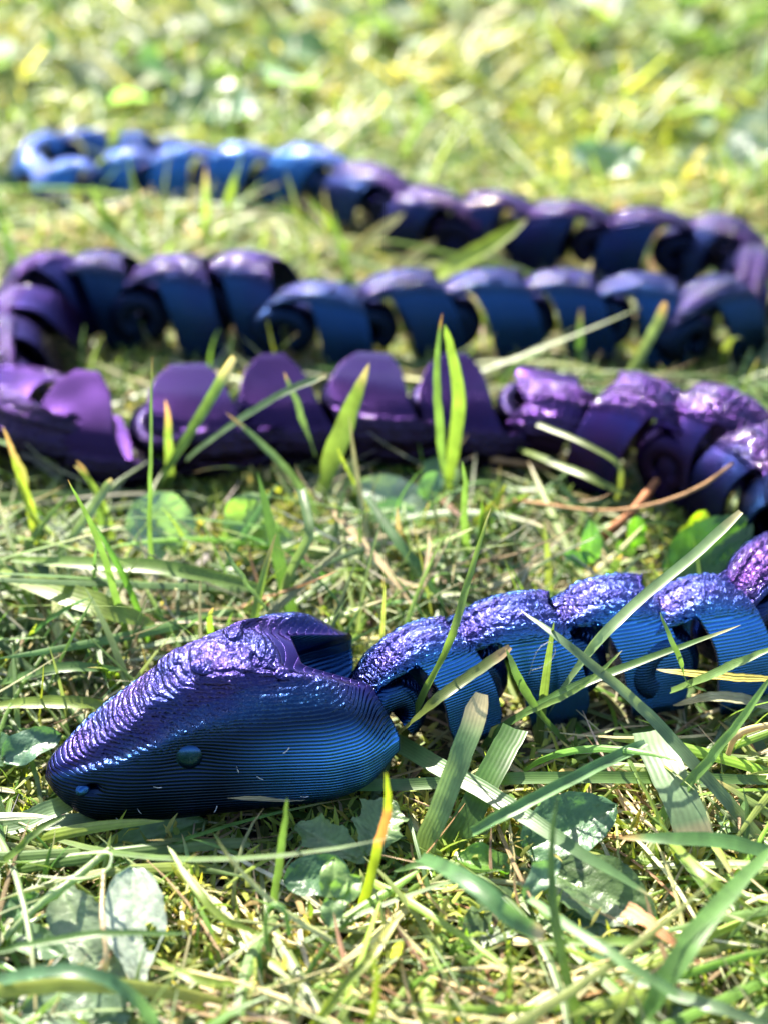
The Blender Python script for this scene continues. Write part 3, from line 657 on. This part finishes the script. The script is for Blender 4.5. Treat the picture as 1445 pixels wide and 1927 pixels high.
H('very wide flat blade with dark cross shadows and a frayed pale end', [(1222,1375,.7),(1250,1440,.8),(1285,1520,.7),(1305,1585,.5)], 66, (.13, .20, .10), (.4, .34, .2), .16, prof='even', fold=.05)
H('long straight blade lying level below the neck of the snake', [(1445,1468,.5),(1200,1466,.6),(980,1468,.6),(760,1480,.5),(530,1478,.5)], 24, G1, TIPY, .02, prof='cut')
H('thin beige dried strand with a sharp tip against the lower jaw', [(640,1490,.5),(560,1500,.5),(480,1500,.6),(390,1492,.6)], 15, STR, None, mat=M_dry, name='dry_strand', cat='dry strand')
H('pale torn blade with a frayed tip leaning right below the neck', [(800,1605,.2),(845,1500,.9),(880,1410,1.4),(915,1310,1.8)], 42, (.12, .20, .08), (.40, .33, .19), .16, prof='cut', fold=.12)
H('wide ribbed green blade leaning right behind the pale torn one', [(840,1600,.1),(880,1530,.5),(930,1440,.8),(965,1370,.9)], 50, (.06, .13, .03), None, prof='even', fold=.1)
H('bright yellow green blade with an orange band near its tip', [(685,1700,.3),(705,1620,1.1),(722,1540,1.8),(722,1460,2.4)], 20, (.19, .27, .02), (.25, .30, .03), .03, band=(.60, .76, (.40, .19, .06)))
H('broad bright blade lying level at the left above the crown', [(5,1052,1.0),(150,1058,1.3),(300,1068,1.4),(410,1090,1.2),(520,1118,.8)], 30, G2, None, prof='both')
H('broad yellow green blade below the level one at the left edge', [(-20,1070,.8),(90,1105,1.1),(200,1140,1.1),(300,1170,.7)], 48, G3, None, prof='both', fold=.12)
H('thin dark blade leaning left from behind the snout', [(250,1220,.2),(215,1100,1.4),(180,990,2.4),(133,895,3.3)], 14, G1, TIPB, .03)
H('hair thin upright blade crossing the round leaf', [(290,1130,.2),(284,1000,1.5),(283,850,2.8),(288,670,4.0)], 9, G1, BRN, .04)
H('tall blade with a dry cut tip leaning right before the purple links', [(290,925,.2),(345,840,1.4),(390,770,2.2),(447,675,3.1)], 22, (.09, .16, .04), TIPY, .10, prof='cut')
H('short stiff blade with an orange brown tip before the purple links', [(318,925,.2),(320,860,1.0),(316,810,1.6),(312,752,2.2)], 17, G2, (.30, .17, .08), .22)
H('bright broad blade with a creamy split tip leaning right in mid lawn', [(600,945,.1),(625,860,1.3),(660,770,2.2),(695,682,3.1)], 46, (.12, .19, .04), (.35, .30, .15), .12, root=(.22, .33, .02), fold=.14)
H('slim upright blade with a brown point left of its twin', [(838,930,.2),(828,820,1.8),(822,700,3.0),(830,590,3.9)], 17, G1, BRN, .06)
H('wider bright upright blade standing right of its thin twin', [(842,930,.2),(850,850,1.2),(862,740,2.4),(840,612,3.6)], 25, (.11, .19, .03), None, prof='both')
H('dark leaning blade with a brown tip before the middle purple link', [(600,975,.2),(540,890,1.2),(480,830,1.8),(420,773,2.3)], 17, G5, TIPB, .12)
H('thin pale blade crossing the purple links and rising to the right', [(350,865,1.0),(440,795,2.0),(520,745,2.5),(610,706,2.8)], 13, (.10, .16, .07), TIPY, .05, prof='cut')
H('small grey blade bent left in front of the hollow purple link', [(595,860,.8),(575,800,1.7),(558,745,2.3),(537,700,2.7)], 13, G5, TIPB, .12)
H('stiff pale blade standing between the second coil and the right bend', [(1160,740,.2),(1195,690,.8),(1225,635,1.5),(1255,568,2.3)], 20, (.14, .2, .08), TIPB, .1, prof='cut')
H('blurred yellow blade lying over the shadowed far coil', [(790,530,.7),(850,500,1.3),(920,460,1.8),(990,412,2.2)], 38, (.19, .25, .02), TIPY, .06)
H('blurred lime blade leaning left before the far coil', [(655,475,.3),(635,440,1.0),(605,400,1.7),(572,362,2.4)], 28, (.17, .27, .03), TIPY, .08)
H('blurred green blade leaning left before the blue tail end', [(245,460,.2),(220,430,.9),(190,390,1.5),(172,345,2.2)], 30, (.10, .17, .04), None)
H('blurred olive blade leaning right below the blue tail', [(290,475,.2),(315,440,.7),(345,405,1.1),(368,375,1.5)], 32, (.13, .20, .04), TIPY, .2)
H('tall blurred lime blade rising past the blue tail', [(410,450,.2),(425,400,1.2),(440,340,2.1),(452,290,2.9)], 20, (.17, .26, .03), None)
H('tall blurred blade behind the curled tip of the tail', [(165,330,.3),(200,290,1.4),(230,240,2.2),(262,165,3.4)], 22, (.18, .26, .04), None)
H('pale straw leaning right between the far coil and the blue tail', [(640,500,.2),(690,450,.9),(725,425,1.2),(760,400,1.4)], 26, (.32, .30, .12), None, mat=M_dry)
H('short cream straw before the dark far coil', [(715,520,.2),(750,495,.6),(785,470,.9),(815,450,1.1)], 24, (.32, .30, .14), None, mat=M_dry)
H('sunlit level blade passing behind the snout at the left edge', [(-20,1328,.5),(60,1325,.6),(150,1325,.6),(230,1335,.3)], 25, G3, None, prof='both')
H('flat green blade lying above the sunlit one behind the snout', [(-20,1290,.4),(60,1268,.8),(140,1255,.9),(225,1262,.7)], 21, G1, None, prof='both')
H('pale blade coming out from under the chin at the left edge', [(-20,1570,.3),(40,1550,.35),(90,1525,.4),(160,1492,.3)], 36, (.13, .21, .10), None, prof='even')
H('dark green blade below the chin at the left edge', [(-20,1530,.2),(60,1550,.3),(130,1545,.3),(215,1530,.2)], 26, G4, None, prof='both')
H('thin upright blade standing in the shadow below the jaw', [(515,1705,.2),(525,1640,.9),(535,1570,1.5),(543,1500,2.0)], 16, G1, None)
H('long slim blade curving level across the grey oblong leaf', [(-20,1792,1.0),(90,1765,1.1),(220,1748,1.15),(362,1746,1.0)], 13, G1, None, prof='both')
H('bluish arching blade at the lower left edge', [(-20,1850,1.0),(100,1825,1.4),(190,1838,1.4),(255,1885,1.1),(300,1950,.6)], 24, (.07, .15, .07), None, prof='even')
H('lime blade curving down to the right past the straw tangle', [(318,1595,1.0),(360,1660,1.1),(410,1725,1.0),(490,1760,.8)], 15, G3, STR, .03, prof='both')
H('short lime blade curving level right of the straw tangle', [(294,1805,.6),(340,1835,.8),(400,1850,.8),(470,1848,.6)], 16, G3, None, prof='both')
H('blurred tube-like blade arching down to a torn end', [(785,1612,.9),(850,1640,1.5),(920,1690,1.6),(965,1735,1.4),(1020,1765,1.1)], 36, (.075, .16, .06), (.36, .30, .2), .08, prof='cut', fold=.3)
H('straight pale blade sloping down to the lower right corner', [(995,1692,.9),(1090,1755,1.2),(1180,1815,1.3),(1290,1885,1.1)], 19, (.12, .21, .08), (.4, .42, .3), .02, prof='cut')
H('bright level blade right of the torn end', [(1000,1778,.8),(1110,1772,.9),(1220,1768,.9),(1340,1755,.6)], 17, G2, None, prof='both')
H('level blade with a burnt tip pointing left at the right edge', [(1465,1605,.8),(1370,1585,1.0),(1280,1580,1.1),(1170,1578,1.0)], 30, (.08, .17, .05), (.42, .28, .10), .12, fold=.12)
H('lime blade sloping down right over the burnt tipped one', [(1230,1550,.5),(1290,1610,1.0),(1350,1660,1.1),(1420,1710,.7)], 18, G3, None, prof='both')
H('wide bright blade sloping up right across the dry tangle', [(1195,1940,.4),(1250,1850,1.0),(1320,1750,1.3),(1460,1600,1.3)], 40, (.10, .20, .05), None, prof='both', fold=.12)
H('second wide blade crossing low at the right corner', [(1150,1830,.4),(1260,1870,.7),(1350,1900,.9),(1470,1940,.7)], 24, G4, None, prof='both')
H('lime stem rising right from the bottom edge', [(580,1960,.3),(640,1870,.8),(700,1800,1.0),(745,1735,1.0)], 16, G3, (.4, .38, .1), .3, prof='cut', fold=.35)
H('orange brown dead blade tapering towards the right corner', [(1178,1712,.9),(1225,1738,1.0),(1280,1780,.9),(1325,1812,.7)], 30, (.50, .24, .12), None, mat=M_dry, prof='wedge', name='dead_grass', cat='dead blade')
H('yellow straw lying over the foot of the fourth link', [(1450,1278,1.2),(1380,1275,1.3),(1300,1270,1.3),(1235,1262,1.2)], 17, (.48, .38, .08), STR, .2, mat=M_dry, name='dry_straw', cat='straw')
H('grey green shrivelled blade below the yellow straw', [(1450,1330,.6),(1390,1315,.8),(1330,1310,.8),(1265,1322,.6)], 22, (.28, .27, .16), STR, .3, mat=M_dry, name='dry_straw', cat='straw')
H('light blade rising right at the lower right of the near coil', [(1240,1545,.3),(1330,1440,1.1),(1400,1350,1.7),(1465,1260,2.2)], 20, (.12, .22, .05), None)
H('second light blade crossing it beside the right edge', [(1260,1300,.9),(1340,1270,1.5),(1400,1240,1.8),(1465,1215,2.0)], 18, (.13, .21, .06), None)
H('curved slim blade hanging in front of the fourth link', [(1330,1300,.8),(1290,1280,1.4),(1268,1220,2.1),(1240,1150,2.5)], 12, G1, None)
H('short upright blade leaning left between the second and third links', [(1060,1400,.3),(1005,1330,1.3),(970,1270,1.9),(945,1222,2.2)], 22, (.06, .12, .03), None)
H('slender blade sloping down across the second link', [(990,1345,1.3),(1060,1310,1.6),(1120,1270,1.9),(1180,1220,2.2)], 11, G2, TIPY, .05)
H('lying olive blade bent above the root at the purple bend', [(970,842,.6),(1040,870,.9),(1110,900,1.0),(1185,935,.8)], 16, (.12, .17, .03), None, prof='both')
H('thin bent blade with a sharp kink near the purple bend', [(1010,798,1.3),(1090,830,1.4),(1155,868,1.3),(1162,905,1.0),(1150,940,.6)], 10, (.11, .15, .03), None, prof='even')
H('pale straw sloping down behind the crown of the head', [(625,962,1.0),(680,1020,.9),(725,1080,.8),(775,1150,.6)], 14, (.40, .30, .17), None, mat=M_dry, name='dry_straw', cat='straw')
H('second finer straw crossing behind the crown', [(735,1085,1.0),(790,1100,1.0),(805,1040,1.2),(810,1000,1.2)], 9, (.40, .30, .17), None, mat=M_dry, name='dry_straw', cat='straw')
H('dark blade sloping down right behind the neck', [(690,935,1.5),(740,1010,1.3),(790,1075,1.0),(835,1150,.5)], 19, (.06, .13, .04), None)
H('fine dark blade touching the crown from behind', [(505,1150,1.0),(470,1100,1.6),(445,1065,1.9),(425,1030,2.1)], 10, G5, None)
H('curved stem standing behind the crown of the head', [(520,1160,.3),(545,1080,1.1),(580,1010,1.7),(575,960,1.9),(560,920,2.0)], 18, (.10, .16, .06), None, prof='even', fold=.35)
H('thin lime blade beside the broad creamy tipped one', [(690,975,.4),(672,920,1.1),(650,870,1.8),(635,840,2.1)], 13, G3, None)
H('slim upright blade in front of the small moss sprigs', [(882,1050,.4),(878,980,1.2),(877,920,1.9),(875,870,2.4)], 14, G1, None)
H('pale blade crossing the leaning dark one at the left', [(95,1055,.6),(140,1005,1.2),(180,950,1.7),(215,905,2.1)], 18, (.13, .20, .09), TIPY, .06, prof='cut')
H('short blade leaning left in front of the left purple links', [(75,1030,.3),(60,960,1.1),(40,900,1.7),(20,860,2.1)], 19, G3, None)
H('blade with a brown tip leaning left over the left purple links', [(60,960,.3),(50,900,1.2),(25,850,1.8),(5,805,2.3)], 15, (.2, .22, .07), TIPB, .4)
H('pair blade curving left between dry stems at the left', [(210,995,.3),(195,950,.9),(175,910,1.4),(145,880,1.8)], 16, G2, TIPY, .1)
H('grass tip leaning left beside the shadow of the purple links', [(190,985,.4),(180,930,1.0),(160,890,1.6),(140,865,1.9)], 15, G1, TIPB, .3)
H('lime tip beside the moss behind the second link', [(870,1010,.6),(905,975,1.0),(930,945,1.3),(955,905,1.7)], 18, (.26, .30, .03), None)
H('pointed leaf blade at the left edge below the shaded leaf', [(-10,1640,.4),(30,1600,.8),(60,1570,1.0),(120,1540,1.0)], 15, G2, None)
H('thin lime blade rising from the bottom centre', [(690,1960,.3),(700,1900,.8),(708,1850,1.2),(700,1800,1.5)], 14, G3, None)
H('level green blade along the lower right of the shaded leaves', [(740,1640,.4),(800,1625,.6),(900,1650,.6),(980,1700,.3)], 14, G1, None, prof='both')

# roots, curls
def rod(name, label, cat, pts, wpx, colr, mat=None):
    Pc = np.array([at(*p) for p in pts]); d = math.dist(Pc[len(Pc)//2], (0, 0, CH)); o = stalk(name, Pc, np.array(wpx)/FPX*d, colr, mat=mat or M_root)
    o['label'] = label; o['category'] = cat; return o
rod('dry_root', 'thin tan root looping towards the right bend of the snake', 'root', [(930,938,.5),(1030,950,.7),(1130,962,.8),(1230,950,1.0),(1320,915,1.3),(1378,872,1.8)], (6,8,8,9,8,4), (.30, .16, .07))
rod('dry_root', 'thick orange brown root rising to the purple bend', 'root', [(1125,1020,.1),(1165,985,.4),(1200,950,.6),(1235,905,.7)], (18,20,20,14), (.26, .10, .04))
rod('dry_root', 'brown root lying below the purple links', 'root', [(860,845,.2),(920,862,.4),(980,872,.4),(1040,880,.2)], (10,14,12,8), (.22, .12, .06))
rod('white_thread', 'white hair thin curl resting on the side of the second link', 'thread', [(995,1270,2.0),(1010,1225,2.4),(1035,1208,2.5),(1045,1225,2.4),(1030,1250,2.3),(1000,1262,2.2)], (.6,.9,.6), (.30, .29, .25))
rod('dry_tendril', 'pale hooked tendril in the shade below the jaw', 'tendril', [(505,1790,.5),(500,1740,1.0),(510,1705,1.3),(535,1712,1.3),(545,1760,.9)], (9,9,8), (.16, .26, .08), M_leaf)
rod('dry_tendril', 'white curled tendril left of the shaded jaw', 'tendril', [(70,1650,.9),(150,1655,1.0),(200,1640,1.1),(210,1610,1.2),(190,1605,1.2),(130,1610,1.0)], (5,5,4), (.5, .5, .4), M_leaf)
rod('dead_twig', 'beige stem curving beside the grey oblong leaf', 'twig', [(195,1640,.9),(192,1720,1.0),(200,1790,.9),(198,1830,.7)], (8,9,9), (.45, .33, .22), M_leaf)
rod('dead_twig', 'olive stem slanting down from under the chin', 'twig', [(205,1600,.7),(140,1655,.8),(80,1700,.7),(10,1765,.4)], (14,16,16), (.20, .25, .12), M_leaf)
rod('dead_twig', 'beige arched stem at the right edge', 'twig', [(1370,1420,.6),(1385,1385,.9),(1420,1370,1.0),(1460,1365,1.0)], (12,13,12), (.42, .34, .16), M_dry)

# ---------------------------------------------------------------- broad-leaved plants
def plant(name, label, cat, centre, leaves, stems=True):
    """leaves: (root px, tip px, width px, colour, kwargs)"""
    c = at(*centre); root = bpy.data.objects.new(name, None); col.objects.link(root); root.location = c; root['label'] = label; root['category'] = cat
    root.empty_display_size = .3; bpy.context.view_layer.update()
    for (a, b, wpx, cl, kw) in leaves:
        A, B = at(*a), at(*b); d = math.dist((A+B)/2, (0, 0, CH))
        leaf_object('leaf', root, A, B, wpx/FPX*d, cl, **kw)
        if stems: stalk('leaf_stalk', [c, (c+A)/2+np.array((0, 0, .08)), A], .05, (.12, .16, .06), root)
    return root
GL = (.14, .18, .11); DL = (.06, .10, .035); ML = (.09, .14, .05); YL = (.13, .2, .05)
plant('broad_weed', 'weed with a large grey green oblong leaf that has an eaten hole', 'weed', (240,1920,.1), [
    ((265,1880,.35),(245,1625,.95),118,(.28,.32,.26),dict(shape='spoon',wav=.03,curl=.15,cup=.06,hole=(.42,-.22,.10,.12),seed=3,n=29,m=19,up=(0,-.5,1))),
    ((215,1890,.2),(105,1655,.75),125,GL,dict(shape='oval',wav=.05,curl=.2,seed=4,teeth=.04,n=25,up=(0,-.5,1))),
    ((240,1930,.3),(40,1890,.5),150,(.10,.15,.09),dict(shape='oval',wav=.07,curl=.2,seed=8,teeth=.04,n=25))])
plant('buttercup_plant', 'creeping plant with cut and toothed leaves in the shadow of the jaw', 'buttercup', (680,1640,.05), [
    ((690,1622,.4),(556,1545,.65),85,ML,dict(shape='oval',lobes=3,seed=11,n=31,teeth=.05,up=(0,-.4,1))),
    ((690,1610,.45),(735,1500,.8),115,ML,dict(shape='oval',lobes=3,seed=12,n=31,teeth=.05,up=(0,-.5,1))),
    ((660,1650,.35),(540,1650,.6),80,(.05,.11,.05),dict(shape='round',seed=14,n=21,up=(0,-.4,1)))])
plant('clover_sprig', 'small pale folded clover leaflets catching light below the jaw', 'clover', (635,1730,.05), [
    ((628,1690,.7),(630,1610,.95),52,(.13,.20,.06),dict(shape='heart',seed=21,wav=.1,up=(0,-.6,1))),
    ((632,1690,.7),(680,1650,.85),50,(.14,.21,.07),dict(shape='heart',seed=22,wav=.1,up=(0,-.6,1))),
    ((630,1695,.7),(620,1745,.6),42,(.10,.16,.06),dict(shape='heart',seed=23,wav=.1,up=(0,-.6,1)))])
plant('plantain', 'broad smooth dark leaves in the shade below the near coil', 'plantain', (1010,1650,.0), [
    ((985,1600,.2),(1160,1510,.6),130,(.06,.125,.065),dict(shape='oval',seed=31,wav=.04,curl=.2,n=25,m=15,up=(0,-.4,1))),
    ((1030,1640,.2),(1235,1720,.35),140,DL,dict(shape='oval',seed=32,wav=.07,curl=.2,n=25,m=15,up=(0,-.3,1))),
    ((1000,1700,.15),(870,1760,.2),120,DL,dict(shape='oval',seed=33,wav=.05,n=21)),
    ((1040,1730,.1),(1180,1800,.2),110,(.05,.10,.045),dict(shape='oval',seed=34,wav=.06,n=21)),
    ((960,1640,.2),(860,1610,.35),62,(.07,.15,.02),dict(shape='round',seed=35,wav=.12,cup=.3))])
plant('hairy_weed', 'small hairy grey green leaf at the middle of the plantain leaves', 'weed', (1000,1720,.1), [
    ((985,1690,.6),(1050,1615,.9),62,(.10,.17,.10),dict(shape='oval',seed=37,lobes=2,n=21,wav=.1,up=(0,-.5,1)))])
plant('violet_leaf', 'round pale leaf with a brown left rim behind the snout', 'leaf', (330,1045,.1), [
    ((345,1030,.3),(255,945,1.05),125,(.19,.26,.19),dict(shape='round',seed=41,wav=.05,cup=.12,n=21,m=15,up=(0,-.7,1)))])
plant('folded_leaf', 'folded scalloped leaf behind the crown of the head', 'leaf', (400,1035,.2), [
    ((420,1022,.4),(545,1000,.9),66,(.20,.27,.12),dict(shape='oval',seed=43,wav=.16,cup=.35,teeth=.04,n=25,up=(0,-.4,1))),
    ((440,1010,.5),(485,935,1.15),72,(.16,.23,.09),dict(shape='round',seed=44,wav=.14,cup=.3,n=21,up=(0,-.7,1)))])
plant('pale_weed', 'pale dusty leaf lying left of the moss sprigs', 'weed', (800,960,.1), [
    ((815,965,.3),(668,905,.75),92,(.22,.27,.21),dict(shape='oval',seed=47,wav=.08,n=25,teeth=.04,up=(0,-.5,1))),
    ((800,940,.5),(820,890,.95),44,(.09,.16,.10),dict(shape='round',seed=48,up=(0,-.7,1)))])
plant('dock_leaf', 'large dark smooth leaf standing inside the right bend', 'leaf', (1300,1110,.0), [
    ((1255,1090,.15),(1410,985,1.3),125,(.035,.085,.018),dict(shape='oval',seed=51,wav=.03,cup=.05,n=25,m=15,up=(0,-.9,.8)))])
plant('chickweed', 'fresh bright sprig with two small leaves inside the right bend', 'chickweed', (1195,1040,.0), [
    ((1195,1030,.4),(1200,975,.9),34,(.13,.27,.02),dict(shape='round',seed=53,up=(0,-.7,1))),
    ((1190,1030,.35),(1165,1035,.5),34,(.12,.26,.02),dict(shape='round',seed=54,up=(0,-.7,1)))])
plant('chickweed', 'yellow lit sprig under the link at the right edge', 'chickweed', (1310,1010,.0), [
    ((1300,1010,.4),(1325,965,.9),34,(.24,.30,.02),dict(shape='round',seed=55,up=(0,-.7,1))),
    ((1300,1010,.35),(1280,1000,.5),30,(.24,.28,.02),dict(shape='round',seed=56,up=(0,-.7,1)))])
plant('speedwell', 'small upright pair of downy leaves above the third link', 'weed', (1115,1075,.2), [
    ((1110,1060,.6),(1112,985,1.3),44,(.09,.18,.05),dict(shape='oval',seed=57,up=(0,-.9,.6))),
    ((1105,1062,.6),(1065,1040,.9),34,(.09,.18,.05),dict(shape='oval',seed=58,up=(0,-.7,1)))])
plant('dusty_leaf', 'grey leaf in the shade left of the snout', 'leaf', (20,1440,.1), [
    ((5,1430,.3),(110,1375,.55),72,(.06,.12,.075),dict(shape='oval',seed=61,wav=.1,up=(0,-.4,1))),
    ((15,1440,.2),(-30,1370,.5),60,(.06,.12,.06),dict(shape='oval',seed=62,wav=.1,up=(0,-.4,1)))])
plant('velvet_leaf', 'long downy leaf lying just under the jaw', 'leaf', (380,1580,.05), [
    ((390,1545,.1),(165,1600,.3),66,(.08,.15,.04),dict(shape='lance',seed=63,wav=.05,n=25,teeth=.05,up=(0,-.5,1)))])
plant('dandelion_leaf', 'toothed leaf lying behind the neck below the straws', 'leaf', (660,1060,.1), [
    ((660,1060,.2),(790,1100,.4),60,(.08,.15,.05),dict(shape='oval',seed=65,n=25,teeth=.06,up=(0,-.5,1))),
    ((640,1070,.2),(520,1125,.3),60,(.09,.15,.07),dict(shape='round',seed=66,n=21,teeth=.06,up=(0,-.5,1)))])
plant('curled_leaf', 'small curled leaf in the lower left corner of the lawn', 'leaf', (20,1760,.1), [
    ((10,1740,.3),(70,1680,.5),60,(.07,.14,.06),dict(shape='oval',seed=68,wav=.12,up=(0,-.5,1))),
    ((20,1750,.3),(110,1790,.6),60,(.10,.16,.08),dict(shape='oval',seed=69,wav=.12,up=(0,-.5,1)))])
plant('far_plantain', 'blurred pale leaf rosette at the right behind the far coil', 'plantain', (1140,330,.1), [
    ((1140,325,.3),(1080,265,1.0),95,(.13,.19,.13),dict(shape='oval',seed=71,up=(0,-.3,1))),
    ((1140,325,.3),(1200,270,1.0),95,(.14,.2,.14),dict(shape='oval',seed=72,up=(0,-.3,1)))])
plant('far_plantain', 'blurred pale leaf rosette at the upper right edge', 'plantain', (1400,320,.1), [
    ((1400,315,.3),(1370,240,1.0),95,(.16,.2,.16),dict(shape='oval',seed=73,up=(0,-.3,1))),
    ((1400,315,.3),(1450,270,1.0),80,(.14,.18,.14),dict(shape='oval',seed=74,up=(0,-.3,1)))])
plant('far_plantain', 'dark blurred leaf rosette above the blue tail', 'plantain', (390,215,.1), [
    ((385,215,.3),(320,165,.9),110,DL,dict(shape='oval',seed=75,up=(0,-.3,1))),
    ((390,215,.3),(470,200,.9),110,(.09,.16,.09),dict(shape='oval',seed=76,up=(0,-.3,1))),
    ((385,215,.3),(400,120,.9),100,DL,dict(shape='oval',seed=77,up=(0,-.3,1)))])
